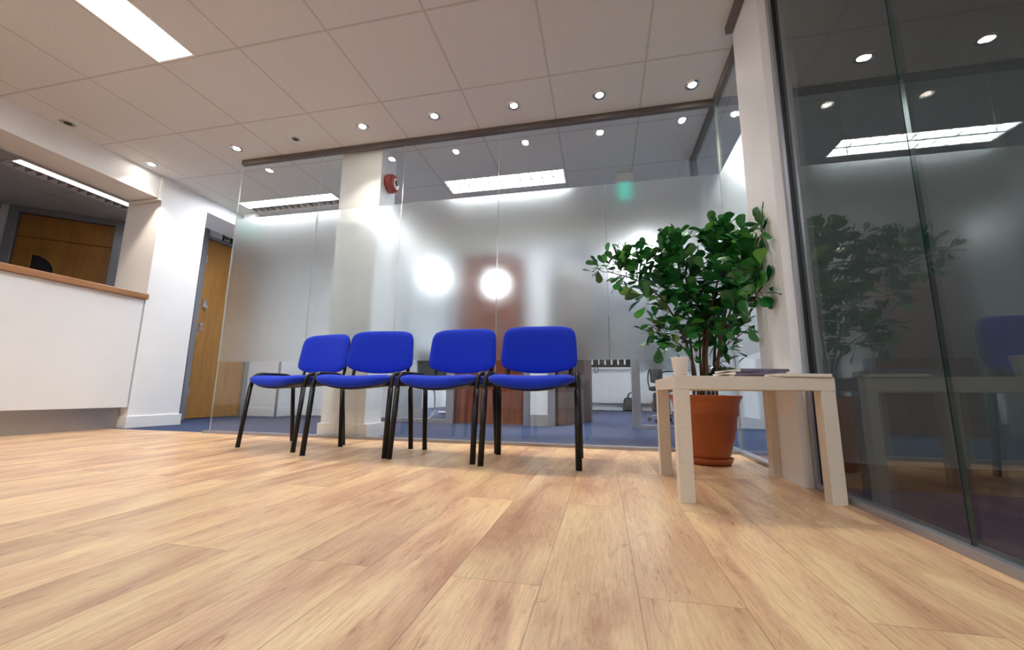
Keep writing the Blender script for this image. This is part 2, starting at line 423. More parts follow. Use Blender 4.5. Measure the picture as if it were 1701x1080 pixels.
# reception wall: pier, beam, lintel and the door recess
struct('wall_pier', box(-5.80, XL, 0.16, 0.66, 0, H), M['wall'], 'white pier between reception opening and door recess', 'wall')
struct('trim_beam', box(-5.72, XL, YB, 0.16, 2.345, H), M['wall'], 'white boxed beam above the reception opening', 'beam')
struct('trim_lintel', box(-5.80, XL, 0.66, 2.17, 2.43, H), M['wall'], 'white lintel over the door recess', 'lintel')
struct('baseboard_pier', boxes((-5.82, XL + 0.018, 0.142, 0.678, 0, 0.115)), M['trimwhite'], 'white skirting around the reception pier', 'skirting', bevel=0.004)
struct('wall_recess_left', box(XD - 0.1, -5.80, 0.56, 0.66, 0, H), M['wall'])
struct('wall_door_left', boxes((XD - 0.1, XD, 0.66, 1.16, 0, H)), M['wall'], 'white strip of wall left of the oak door', 'wall')
struct('wall_door_right', box(XD - 0.1, -5.47, 2.17, 2.62, 0, H), M['wall'], 'white pier to the right of the oak door', 'wall')
struct('baseboard_door_right', box(XD, -5.455, 2.155, 2.62, 0, 0.12), M['trimwhite'], bevel=0.004)
struct('wall_corridor_back', box(-5.47, -3.47, 2.62, 2.72, 0, H), M['wall'], 'white corridor wall behind frosted glass', 'wall')
struct('baseboard_corridor_back', box(-5.455, -3.49, 2.605, 2.62, 0, 0.12), M['trimwhite'], bevel=0.004)
# structural pillar behind the glass
struct('wall_pillar', box(-3.18, -2.775, 0.10, 0.36, 0, H), M['wall'], 'square white structural pillar just behind the glass', 'pillar')
struct('baseboard_pillar', box(-3.20, -2.74, 0.085, 0.385, 0, 0.115), M['trimwhite'], 'white skirting around the structural pillar', 'skirting', bevel=0.004)
# right-hand pillar between clear and dark glass
struct('wall_right_pillar', box(-0.045, 0.06, -0.965, -0.60, 0, H), M['wall'], 'white pillar at right between the two glass walls', 'pillar')
struct('wall_side_room_back', box(0.06, 3.2, -0.90, -0.80, 0, H), M['wall_side'], 'white wall of the side room behind dark glass, dimness in its grey colour', 'wall')
struct('baseboard_side_room', box(0.06, 3.2, -0.915, -0.90, 0, 0.10), M['walnut2'])
# meeting rooms' front wall (y = 1.87)
YF = 1.87
struct('wall_meeting_head', box(-3.47, 3.2, YF, YF + 0.1, 2.18, H), M['wall_head'], 'grey panel above the meeting room doors', 'wall')
struct('wall_meeting_stud', boxes((-1.71, -1.50, YF, YF + 0.08, 0, 2.18)), M['wall'], 'narrow white wall panel between two brown doors', 'wall')
struct('baseboard_meeting_stud', box(-1.705, -1.505, YF - 0.014, YF, 0, 0.13), M['wall_grey'])
struct('wall_meeting_return', boxes((-3.57, -3.47, YF + 0.02, 2.62, 0, H), (-4.98, -4.90, 2.72, 7.1, 0, H)), M['wall'])
struct('wall_meeting_divider', box(-1.66, -1.56, YF + 0.1, 7.2, 0, H), M['wall'])
struct('wall_office_back', boxes((-8.6, 3.2, 7.1, 7.2, 0, 0.98), (-8.6, 3.2, 7.1, 7.2, 2.3, H), (-8.6, -1.5, 7.1, 7.2, 0.98, 2.3), (1.9, 3.2, 7.1, 7.2, 0.98, 2.3)), M['wall'], 'white office wall under the far window', 'wall')
struct('wall_side_corridor', boxes((0.24, 1.55, 2.38, 2.46, 0, H),), M['wall'], 'white corridor wall seen through the corner glass', 'wall')
struct('baseboard_side_corridor', box(0.24, 1.55, 2.365, 2.38, 0, 0.13), M['trimwhite'])
# small framing members
def framing(name, lst, label, cat='frame', m='silver'):
    return struct(name, boxes(*lst), M[m], label, cat, bevel=0.003)
framing('trim_meeting_frame', [(-3.47, -3.43, YF - .01, YF + .06, 0, 2.18), (-3.43, -2.70, YF, YF + .05, 0, .05), (-3.43, -2.70, YF, YF + .05, 2.13, 2.18), (-2.76, -2.66, YF - .02, YF + .08, 0, 2.18)], 'silver frame around the meeting room glass')
framing('trim_door_frame', [(-1.79, -1.71, YF - .02, YF + .09, 0, 2.18), (-1.50, -1.42, YF - .02, YF + .09, 0, 2.18), (-2.66, -1.79, YF - .02, YF + .09, 2.12, 2.18)], 'silver jambs beside the brown doors')
framing('trim_office_post', [(-0.545, -0.455, YF - .03, YF + .08, 0, 2.18), (-1.42, -.545, YF - .02, YF + .08, 2.12, 2.18), (-0.455, 0.20, YF, YF + .05, 0, .045), (0.20, 0.26, YF - .02, YF + .06, 0, 2.18)], 'silver post and rails of the office partition')
# ------------------------------------------------------------------ doors
# door_1: oak door in the recess, in the plane x = XD
d1 = sthing('door_1', 'oak veneer door in grey frame with keypad lock, left of glass', 'door')
obj('door_leaf', box(XD - 0.03, XD + 0.01, 1.29, 2.09, 0.008, 2.39), M['oak'], d1, bevel=0.003)
obj('door_frame', boxes((XD - .05, XD + .03, 1.22, 1.285, 0, 2.585), (XD - .05, XD + .03, 2.095, 2.165, 0, 2.585), (XD - .05, XD + .03, 1.285, 2.095, 2.40, 2.44), (XD - .05, XD + .03, 1.16, 2.165, 2.555, 2.59)), M['frame'], d1, bevel=0.003)
obj('transom_panel', box(XD - .03, XD, 1.285, 2.095, 2.44, 2.555), M['wall'], d1)
kp = obj('keypad_lock', boxes((XD + .01, XD + .034, 1.325, 1.375, 1.44, 1.56)), M['steel'], d1, bevel=0.010, seg=4)
bm = bmesh.new()
for i in range(5):
    for j in (0, 1): cyl(bm, (XD + .034, 1.342 + .018 * j, 1.545 - i * .014), (XD + .038, 1.342 + .018 * j, 1.545 - i * .014), .0045, n=10)
obj('keypad_button', bm, M['chrome'], kp)
bm = bmesh.new(); cyl(bm, (XD + .034, 1.35, 1.462), (XD + .06, 1.35, 1.462), .014, .017); obj('keypad_knob', bm, M['chrome'], kp, smooth=False)
for z in (1.225, 1.165):
    bm = bmesh.new(); cyl(bm, (XD + .01, 1.352, z), (XD + .02, 1.352, z), .027, n=28)
    e = obj('escutcheon', bm, M['steel'], d1, bevel=0.003)
    if z < 1.2:
        obj('keyhole', box(XD + .0195, XD + .0215, 1.348, 1.356, z - .012, z + .01), M['blackpl'], e)
for z in (0.35, 1.1, 2.1):
    bm = bmesh.new(); cyl(bm, (XD + .035, 1.286, z - .05), (XD + .035, 1.286, z + .05), .007); obj('hinge', bm, M['steel'], d1)
# door_2 : walnut door of the meeting room with a round vision panel
d2 = sthing('door_2', 'reddish brown wooden door with round vision panel behind frosted glass', 'door')
bm = bmesh.new()
cx, cz, rr, n = -2.17, 1.75, 0.09, 40
x0, x1, z0, z1 = -2.655, -1.795, 0.008, 2.115
ring = []; outer = []
for i in range(n):
    a = 2 * PI * (i + .5) / n; c_, s_ = math.cos(a), math.sin(a)
    ring.append((cx + rr * c_, cz + rr * s_))
    tt = min(((x1 - cx) / c_ if c_ > 0 else (x0 - cx) / c_), ((z1 - cz) / s_ if s_ > 0 else (z0 - cz) / s_))
    outer.append((cx + tt * c_, cz + tt * s_))
Rv = [bm.verts.new((p[0], YF + .02, p[1])) for p in ring]; Ov = [bm.verts.new((p[0], YF + .02, p[1])) for p in outer]
for (X_, Z_) in ((x0, z0), (x1, z0), (x1, z1), (x0, z1)):
    k = min(range(n), key=lambda i: (outer[i][0] - X_) ** 2 + (outer[i][1] - Z_) ** 2)
    Ov[k].co.x = X_; Ov[k].co.z = Z_
fs = [bm.faces.new((Rv[i], Rv[(i + 1) % n], Ov[(i + 1) % n], Ov[i])) for i in range(n)]
r = bmesh.ops.extrude_face_region(bm, geom=fs)
bmesh.ops.translate(bm, verts=[v for v in r['geom'] if isinstance(v, bmesh.types.BMVert)], vec=(0, .04, 0))
obj('door_leaf', bm, M['walnut'], d2)
bm = bmesh.new(); cyl(bm, (cx, YF + .035, cz), (cx, YF + .041, cz), rr - .002, n=40); obj('vision_panel', bm, M['glass'], d2)
bm = bmesh.new(); sweep(bm, [(-1.90, YF + .015, 1.0), (-1.90, YF - .04, 1.0), (-2.02, YF - .04, 1.0)], .009); obj('door_handle', bm, M['steel'], d2)
# door_3 : open brown office door
d3 = sthing('door_3', 'brown wooden office door standing open beside the doorway', 'door', (-1.405, YF + .10, 0), math.radians(66))
obj('door_leaf', box(0, .92, -.022, .022, 0.008, 2.11), M['walnut2'], d3, bevel=0.002)
bm = bmesh.new(); sweep(bm, [(.84, -.02, 1.0), (.84, -.06, 1.0), (.73, -.06, 1.0)], .009); obj('door_handle', bm, M['steel'], d3)
# door_4 : golden oak door in diagonal wall of the reception room
A4 = Vector((-7.91, 0.34, 0)); D4 = Vector((0.752, 0.659, 0)); ang4 = math.atan2(D4.y, D4.x)
d4 = sthing('door_4', 'golden oak door with quarter-round window behind reception counter', 'door', A4, ang4)
def prism_xz(pts, y0, y1):
    bm = bmesh.new()
    A = [bm.verts.new((p[0], y0, p[1])) for p in pts]; B = [bm.verts.new((p[0], y1, p[1])) for p in pts]
    bm.faces.new(A); bm.faces.new(B[::-1])
    for i in range(len(pts)): bm.faces.new((A[i], A[(i + 1) % len(pts)], B[(i + 1) % len(pts)], B[i]))
    return bm
obj('door_leaf', boxes((.065, .945, -.01, .035, .01, 2.214), ), M['oakdark'], d4, bevel=.002)
obj('over_panel', boxes((.065, .945, -.01, .035, 2.222, 2.51)), M['oakdark'], d4, bevel=.002)
qp = [(0.235, 1.795)] + [(0.235 + .205 * math.sin(a), 1.795 + .205 * math.cos(a)) for a in [i * PI / 2 / 16 for i in range(17)]]
obj('vision_panel', prism_xz(qp, -.018, -.008), pm('dark_window_glass', srgb(14, 20, 26), .05, spec=.8), d4)
qb = [(0.222, 1.782)] + [(0.222 + .232 * math.sin(a), 1.782 + .232 * math.cos(a)) for a in [i * PI / 2 / 16 for i in range(17)]]
obj('vision_bead', prism_xz(qb, -.016, -.009), M['oak'], d4)
obj('door_frame', boxes((-.03, .06, -.05, .05, 0, 2.59), (.95, 1.04, -.05, .05, 0, 2.59), (.06, .95, -.05, .05, 2.515, 2.59)), M['frame'], d4, bevel=.004)
for s0, s1 in ((-.19, -.12), (1.08, 1.12)):
    obj('side_frame', box(s0, s1, -.03, .05, 0, 2.59), M['frame'], d4, bevel=.004)
rot = Matrix.Translation(A4) @ Matrix.Rotation(ang4, 4, 'Z')
bm = bmesh.new(); bx(bm, -.9, -.03, .0, .10, 0, H - .001, mat=rot); bx(bm, 1.04, 2.1, .0, .10, 0, H - .001, mat=rot); bx(bm, -.03, 1.04, .04, .10, 2.515, H - .001, mat=rot)
struct('wall_reception_diagonal', bm, M['wall'], 'white wall around the oak door behind reception', 'wall')
# ------------------------------------------------------------------ glazed partitions
def pane(parent, a, b, z0, z1, along, plane, th=.010, m='glass', me='glass_edge'):
    bm = bmesh.new()
    if along == 'x': bx(bm, a, b, plane - th / 2, plane + th / 2, z0, z1)
    else: bx(bm, plane - th / 2, plane + th / 2, a, b, z0, z1)
    bmesh.ops.recalc_face_normals(bm, faces=bm.faces)
    for f in bm.faces:
        nrm = f.normal
        if abs(nrm[1 if along == 'x' else 0]) < .5: f.material_index = 1
    return obj('glass_panel', bm, [M[m], M[me]], parent)
def film(parent, a, b, z0, z1, along, plane, th=.003):
    if along == 'x': bm = box(a, b, plane, plane + th, z0, z1)
    else: bm = box(plane, plane + th, a, b, z0, z1)
    return obj('frosted_film', bm, M['frost'], parent)
ZT = 2.552
w1 = sthing('window_1', 'long frameless glass partition with frosted band behind the chairs', 'glass partition')
sx = [-4.255, -3.365, -2.53, -1.665, -.81, 0.012]
for a, b in zip(sx, sx[1:]):
    pane(w1, a + .0015, b - .0015, .02, ZT, 'x', GB)
    film(w1, a + .0015, b - .0015, .625, 1.985, 'x', GB - .0085)
obj('top_rail', box(-4.255, 0.0, GB - .022, GB + .022, ZT - .005, H - .001), M['railgrey'], w1, bevel=.002)
obj('base_rail', box(-4.31, -0.0, GB - .025, GB + .025, 0.0, .022), M['silver'], w1, bevel=.002)
w2 = sthing('window_2', 'frameless glass partition with frosted band at the right corner', 'glass partition')
sy = [-.60, 0.055, .83]
for a, b in zip(sy, sy[1:]):
    pane(w2, a + .0015, b - .0015, .02, ZT, 'y', GR)
    film(w2, a + .0015, b - .0015, .625, 1.985, 'y', GR - .0085)
obj('top_rail', boxes((GR - .022, GR + .022, -.60, .83, ZT - .005, H - .001), ), M['railgrey'], w2, bevel=.002)
obj('base_rail', box(GR - .025, GR + .025, -.60, .83, 0, .022), M['silver'], w2, bevel=.002)
obj('end_post', box(GR - .03, GR + .03, .83, .89, 0, H - .001), M['frame'], w2, bevel=.002)
framing('trim_pier_edge', [(-5.49, -5.455, 2.150, 2.168, 0, 2.43)], 'silver corner strip on the pier right of the oak door')
framing('trim_pillar_rail', [(-.085, -.045, -.965, -.60, H - .05, H - .001)], 'grey trim along the right pillar top', 'trim', 'railgrey')
w3 = sthing('window_3', 'dark reflective glass wall along the right side', 'glass partition')
sz = [-0.985, -1.70, -2.42, -3.14, -3.86, -4.58]
for b, a in zip(sz, sz[1:]):
    pane(w3, a + .002, b - .002, .02, ZT, 'y', GR, th=.012, m='glass_dark', me='glass_edge_dark')
obj('end_post', box(GR - .028, GR + .028, -.995, -.966, 0, H - .001), M['silver'], w3, bevel=.002)
obj('gasket', box(GR - .014, GR + .014, -1.000, -.9955, .02, ZT), M['blackpl'], w3)
obj('top_rail', box(GR - .022, GR + .022, -4.58, -.996, ZT - .005, H - .001), M['railgrey'], w3, bevel=.002)
obj('base_rail', box(GR - .028, GR + .028, -4.58, -.996, 0, .024), M['silver'], w3, bevel=.002)
struct('wall_right_rear', box(0.0, .08, YB, -4.58, 0, H), M['wall'])
w4 = sthing('window_4', 'clear meeting room glass left of the brown door', 'glass partition')
pane(w4, -3.428, -2.762, .05, 2.13, 'x', YF + .025)
w5 = sthing('window_5', 'frosted office glass right of the silver post', 'glass partition')
pane(w5, -.453, .198, .045, 2.18, 'x', YF + .025); film(w5, -.453, .198, .66, 2.0, 'x', YF + .031)
# far office window at night with vertical louvre blinds
w6 = sthing('window_6', 'far night-dark office window with vertical white blinds', 'window')
obj('window_frame', boxes((-1.5, 1.9, 7.06, 7.12, .96, 1.00), (-1.5, 1.9, 7.08, 7.14, 2.26, 2.30), (-1.5, -1.46, 7.08, 7.14, 1.0, 2.26), (1.86, 1.9, 7.08, 7.14, 1.0, 2.26), (.18, .22, 7.08, 7.14, 1.0, 2.26)), M['trimwhite'], w6)
obj('window_pane', box(-1.46, 1.86, 7.12, 7.13, 1.0, 2.26), pm('night_glass', srgb(10, 12, 16), .05, spec=.6), w6)
bm = bmesh.new()
for i in range(22): bx(bm, -1.42 + i * .15, -1.385 + i * .15, 7.02, 7.03, 1.06, 2.25)
obj('vertical_blind', bm, M['trimwhite'], w6)
obj('window_sill', box(-1.55, 1.95, 6.96, 7.10, .955, .985), M['trimwhite'], w6, bevel=.004)
bm = bmesh.new(); sweep(bm, smooth_path([(-1.05, 6.95, 1.30), (-1.06, 6.95, .93), (-1.01, 6.94, .84), (-.96, 6.95, .93), (-.97, 6.95, 1.30)]), .008, n=6)
obj('blind_cord', bm, M['blackpl'], w6)

# ================================================================== RECEPTION COUNTER
rc = thing('reception_counter', 'long white reception counter with oak-edged worktop and metal plinth', 'counter', (-5.5, -2.4, 0))
def loc_box(parent, x0, x1, y0, y1, z0, z1):
    p = parent.location; return box(x0 - p.x, x1 - p.x, y0 - p.y, y1 - p.y, z0 - p.z, z1 - p.z)
obj('front_panel', loc_box(rc, -5.38, -5.345, -5.2, .14, .20, 1.262), M['counter'], rc, bevel=.002)
obj('worktop', loc_box(rc, -5.86, -5.305, -5.2, .155, 1.263, 1.318), M['worktop'], rc, bevel=.006)
obj('plinth', loc_box(rc, -5.50, -5.44, -5.2, .14, 0, .20), M['plinth'], rc)
obj('carcass', loc_box(rc, -5.83, -5.385, -5.2, .14, .20, 1.262), M['counter'], rc)
tag(obj('paper_sheet', loc_box(rc, -5.62, -5.40, -.12, .10, 1.3185, 1.323), M['paper']), 'loose papers lying at the right end of the counter', 'paper').location = rc.location
t = thing('cable_trunking', 'small white cable trunking in the corner of the beam', 'trunking', (-5.34, .128, 2.35))
obj('vertical_duct', box(-.008, .012, -.012, .022, -.01, H - 2.351), M['trimwhite'], t, bevel=.002)
obj('horizontal_duct', box(-.40, .012, -.012, .022, -.028, -.012), M['trimwhite'], t, bevel=.002)

# fire exit sign on the transom
sg = thing('exit_sign', 'dark green fire exit sign with white lettering above the oak door', 'sign', (XD + .002, 1.50, 2.437))
obj('sign_plate', box(0, .006, 0, .40, 0, .125), M['green'], sg)
def text_mesh(body, size, mat, parent, loc, rot, name):
    c = bpy.data.curves.new(name, 'FONT'); c.body = body; c.size = size; c.extrude = .0008; c.offset = .0012
    c.space_line = .85
    o = bpy.data.objects.new(name, c); C.objects.link(o)
    bpy.context.view_layer.update()
    me = bpy.data.meshes.new_from_object(o.evaluated_get(bpy.context.evaluated_depsgraph_get()))
    bpy.data.objects.remove(o); me.materials.append(mat)
    q = bpy.data.objects.new(name, me); C.objects.link(q); q.parent = parent; q.location = loc; q.rotation_euler = rot
    return q
text_mesh('Fire\nexit', .062, M['signwhite'], sg, (.0075, .02, .070), (PI / 2, 0, PI / 2), 'lettering')
bm = bmesh.new()
bx(bm, .006, .0075, .20, .285, .012, .113)   # doorway
pg = obj('pictogram_panel', bm, M['signwhite'], sg)
bm = bmesh.new()
def seg2(a, b, r): sweep(bm, [(.008, a[0], a[1]), (.008, b[0], b[1])], r, .0012, n=8, side=Vector((0, b[1] - a[1], a[0] - b[0])).normalized())
cyl(bm, (.0075, .250, .098), (.0095, .250, .098), .008, n=14)
seg2((.246, .088), (.240, .058), .007); seg2((.240, .058), (.258, .042), .0045); seg2((.258, .042), (.250, .022), .004)
seg2((.240, .058), (.228, .040), .0045); seg2((.228, .040), (.210, .034), .004); seg2((.247, .084), (.266, .070), .0035); seg2((.245, .084), (.228, .074), .0035)
obj('running_figure', bm, M['green'], pg)

# ================================================================== LIGHT FITTINGS
def fixture(key, label, mat, louvre=None, half=False, group='recessed fluorescent fixtures'):
    x0, x1, y0, y1 = HOLES[key]; cx, cy = (x0 + x1) / 2, (y0 + y1) / 2
    t = thing('ceiling_light', label, 'ceiling light', (cx, cy, H), 0, group)
    hx, hy = (x1 - x0) / 2, (y1 - y0) / 2
    bm = bmesh.new(); f = .014; z0, z1 = -.004, .10
    bx(bm, -hx, hx, -hy, -hy + f, z0, z1); bx(bm, -hx, hx, hy - f, hy, z0, z1)
    bx(bm, -hx, -hx + f, -hy + f, hy - f, z0, z1); bx(bm, hx - f, hx, -hy + f, hy - f, z0, z1)
    bx(bm, -hx, hx, -hy, hy, .10, .11)
    obj('housing', bm, M['trimwhite'], t)
    if half:
        # lamp strip on the near side, scalloped louvre cells on the far side
        if hx > hy:
            A = (-hx + f, hx - f); obj('diffuser', box(A[0], A[1], -hy + f, -hy + .55 * 2 * hy, .006, .012), M[mat], t)
            bm = bmesh.new(); ya, yb = -hy + .55 * 2 * hy + .003, hy - f
            bx(bm, A[0], A[1], ya, yb, .060, .065); bx(bm, A[0], A[1], ya - .002, ya, .0, .06)
            for i in range(15): a = A[0] + (A[1] - A[0]) * i / 14; bx(bm, a - .002, a + .002, ya, yb, 0, .055)
        else:
            A = (-hy + f, hy - f); obj('diffuser', box(hx - .45 * 2 * hx, hx - f, A[0], A[1], .006, .012), M[mat], t)
            bm = bmesh.new(); xa, xb = -hx + f, hx - .45 * 2 * hx - .003
            bx(bm, xa, xb, A[0], A[1], .060, .065); bx(bm, xb, xb + .002, A[0], A[1], .0, .06)
            for i in range(15): a = A[0] + (A[1] - A[0]) * i / 14; bx(bm, xa, xb, a - .002, a + .002, 0, .055)
        obj('louvre', bm, M[louvre], t)
    elif louvre:
        obj('diffuser', box(-hx + f, hx - f, -hy + f, hy - f, .055, .06), M[mat], t)
        bm = bmesh.new(); longx = hx > hy; nl = 11
        L_, W_ = (hx, hy) if longx else (hy, hx)
        def bb(a0, a1, b0, b1, c0, c1):
            if longx: bx(bm, a0, a1, b0, b1, c0, c1)
            else: bx(bm, b0, b1, a0, a1, c0, c1)
        for i in range(nl + 1):
            a = -L_ + f + (2 * L_ - 2 * f) * i / nl; bb(a - .006, a + .006, -W_ + f, W_ - f, 0, .05)
        bb(-L_ + f, L_ - f, -.010, .010, 0, .05)
        obj('louvre', bm, M[louvre], t)
    else:
        obj('diffuser', box(-hx + f, hx - f, -hy + f, hy - f, .004, .010), M[mat], t)
    return t
M['louvre'] = pm('satin_louvre', srgb(196, 198, 204), .25, .7, var=.03)
M['louvre_white'] = pm('white_louvre', srgb(232, 236, 236), .4, .0, var=.02)
fixture('lobby', 'bright rectangular fluorescent light in the ceiling, upper left', 'tube')
fixture('lobby_rear', 'fluorescent ceiling light behind the viewer on the right', 'tube')
fixture('lobby_left', 'fluorescent ceiling light behind the viewer on the left', 'tube')
fixture('meet_fill', 'added light making the bright spot in the round door panel', 'tube_office')  # added lamp, placed so the round panel shows a bright spot
fixture('corr_a', 'fluorescent ceiling light behind glass, right of the white pillar', 'tube_office', 'louvre_white')
fixture('corr_b', 'fluorescent ceiling light behind glass, left of the white pillar', 'tube_office', 'louvre', True)
fixture('recep', 'louvred fluorescent light over the reception room', 'tube_dim', 'louvre', True)
fixture('side_corr_fill', 'added fill light in the corridor right of the corner glass', 'tube_office')  # added lamp hidden by the pillar, brightens the walls beyond the corner glass
fixture('side_room_fill', 'added dim fill light of the side room behind dark glass', 'fill_side')  # added unseen lamp, lifts wall and carpet behind the dark glass
fixture('off_a', 'fluorescent ceiling light of the office behind frosted glass', 'tube_office')
fixture('off_fill', 'added fill light deep in the right of the office', 'tube_office')  # added lamp out of view, keeps the office from going dark
fixture('meet', 'fluorescent ceiling light of the meeting room behind frosted glass', 'tube_office')

def downlight(x, y, label, lit=True):
    t = thing('downlight', label, 'downlight', (x, y, H), 0, 'round recessed ceiling downlights')
    bm = bmesh.new(); n = 32
    prof = [(.026, .0), (.029, -.003), (.040, -.007), (.050, -.005), (.053, 0.0)]
    rings = [[bm.verts.new((r * math.cos(2 * PI * i / n), r * math.sin(2 * PI * i / n), z)) for i in range(n)] for r, z in prof]
    for a, b in zip(rings, rings[1:]):
        for i in range(n): bm.faces.new((a[i], a[(i + 1) % n], b[(i + 1) % n], b[i]))
    obj('trim_ring', bm, M['chrome'] if lit else M['steel'], t, smooth=True)
    bm = bmesh.new(); cyl(bm, (0, 0, -.0012), (0, 0, -.0032), (.026 if lit else .0275), n=28)
    if lit:
        obj('lamp', bm, M['bulb'], t)
        ld = bpy.data.lights.new('downlight_beam', 'SPOT'); ld.energy = E_SPOT; ld.color = (1.0, .84, .68)
        ld.spot_size = math.radians(95); ld.spot_blend = .7; ld.shadow_soft_size = .03
        lo = bpy.data.objects.new('downlight_beam', ld); C.objects.link(lo); lo.parent = t; lo.location = (0, 0, -.02)
    else:
        obj('lamp', bm, M['blackpl'], t)
    return t
for x, y, l in [(-5.215, -.08, 'lit downlight furthest left, beside the white pier'), (-4.14, -.135, 'lit downlight second from left, beside the left end of the glass'),
                (-2.80, -.19, 'lit downlight third from left, above the white pillar'), (-2.15, -.195, 'lit downlight fourth from left in the row'),
                (-1.49, -.185, 'lit downlight third from the right-hand end of the row'), (-.836, -.17, 'lit downlight second from the right-hand end of the row'),
                (-.18, -.14, 'lit downlight furthest right, in the corner by the white wall')]:
    downlight(x, y, l)
downlight(-5.24, -.73, 'unlit dark downlight next to the white beam', False)
sp = thing('ceiling_speaker', 'unlit round grey fitting between two lit downlights', 'ceiling fitting', (-3.483, -.16, H))
bm = bmesh.new(); lathe(bm, [(.020, -.002), (.034, -.008), (.052, -.008), (.060, -.001)], n=32); obj('trim_ring', bm, M['signwhite'], sp)
bm = bmesh.new(); cyl(bm, (0, 0, -.008), (0, 0, -.0095), .036, n=28); gr = obj('grille', bm, M['steel'], sp)
bm = bmesh.new()
for i in range(6): cyl(bm, (.014 * math.cos(i * PI / 3), .014 * math.sin(i * PI / 3), -.0095), (.014 * math.cos(i * PI / 3), .014 * math.sin(i * PI / 3), -.0115), .0065, n=10)
cyl(bm, (0, 0, -.0095), (0, 0, -.0115), .006, n=10); obj('perforation', bm, M['blackpl'], gr)

# illuminated exit signs in the corridor (lettering not readable)
for (x, y, l, rz) in [(-.60, 1.02, 'green-lit emergency sign hanging behind the right of the glass', 0), (-5.20, 1.12, 'green-lit emergency sign behind the left end of the glass', 0)]:
    t = thing('emergency_sign', l, 'sign', (x, y, H), rz, 'hanging emergency signs')
    obj('housing', box(-.085, .085, -.03, .03, -.10, -.001), M['trimwhite'], t, bevel=.004)
    obj('lit_panel', box(-.055, .055, -.006, .006, -.27, -.10), M['greenlit'], t)

# fire alarm sounder on the pillar
al = thing('fire_alarm_sounder', 'round red fire alarm sounder on the white pillar', 'alarm', (-2.775, .235, 2.29))
def xlathe(prof, n=32):
    bm = bmesh.new(); rings = [[bm.verts.new((x, r * math.cos(2 * PI * i / n), r * math.sin(2 * PI * i / n))) for i in range(n)] for r, x in prof]
    for a, b in zip(rings, rings[1:]):
        for i in range(n): bm.faces.new((a[i], a[(i + 1) % n], b[(i + 1) % n], b[i]))
    bm.faces.new(rings[0]); bm.faces.new(rings[-1]); return bm
obj('body', xlathe([(.085, 0), (.088, .02), (.085, .055), (.07, .075), (.055, .08)]), M['red'], al)
obj('label_ring', xlathe([(.046, .0805), (.042, .083), (.028, .083)]), M['signwhite'], al)
obj('horn', xlathe([(.028, .0835), (.02, .095), (.012, .096)]), M['blackpl'], al)

# ================================================================== BLUE CHAIRS
def rounded_pad(hx, hy, rad, top, bot, nu=28, nv=20):
    """pad surface: top(u,v), bot(u,v) heights, rounded-rect plan via superellipse map"""
    bm = bmesh.new(); T = []; B = []
    def plan(u, v):
        p = 5.0
        mx = max(abs(u), abs(v))
        if mx < 1e-6: return 0, 0
        nrm = (abs(u) ** p + abs(v) ** p) ** (1 / p)
        return u * mx / nrm, v * mx / nrm
    for j in range(nv + 1):
        rt, rb = [], []
        for i in range(nu + 1):
            # denser near the border
            u = math.sin(PI / 2 * (2 * i / nu - 1)); v = math.sin(PI / 2 * (2 * j / nv - 1))
            pu, pv = plan(u, v)
            border = i in (0, nu) or j in (0, nv)
            m_ = max(abs(u), abs(v)); ed = math.sqrt(max(0, 1 - m_ ** 8))
            zt, zb = top(pu, pv), bot(pu, pv); mid = zb + (zt - zb) * .45
            a = bm.verts.new((pu * hx, pv * hy, mid + (zt - mid) * ed)); rt.append(a)
            rb.append(a if border else bm.verts.new((pu * hx, pv * hy, mid + (zb - mid) * ed)))
        T.append(rt); B.append(rb)
    for j in range(nv):
        for i in range(nu):
            bm.faces.new((T[j][i], T[j][i + 1], T[j + 1][i + 1], T[j + 1][i]))
            q = (B[j][i], B[j + 1][i], B[j + 1][i + 1], B[j][i + 1])
            if len(set(q)) == 4:
                try: bm.faces.new(q)
                except ValueError: pass
    return bm
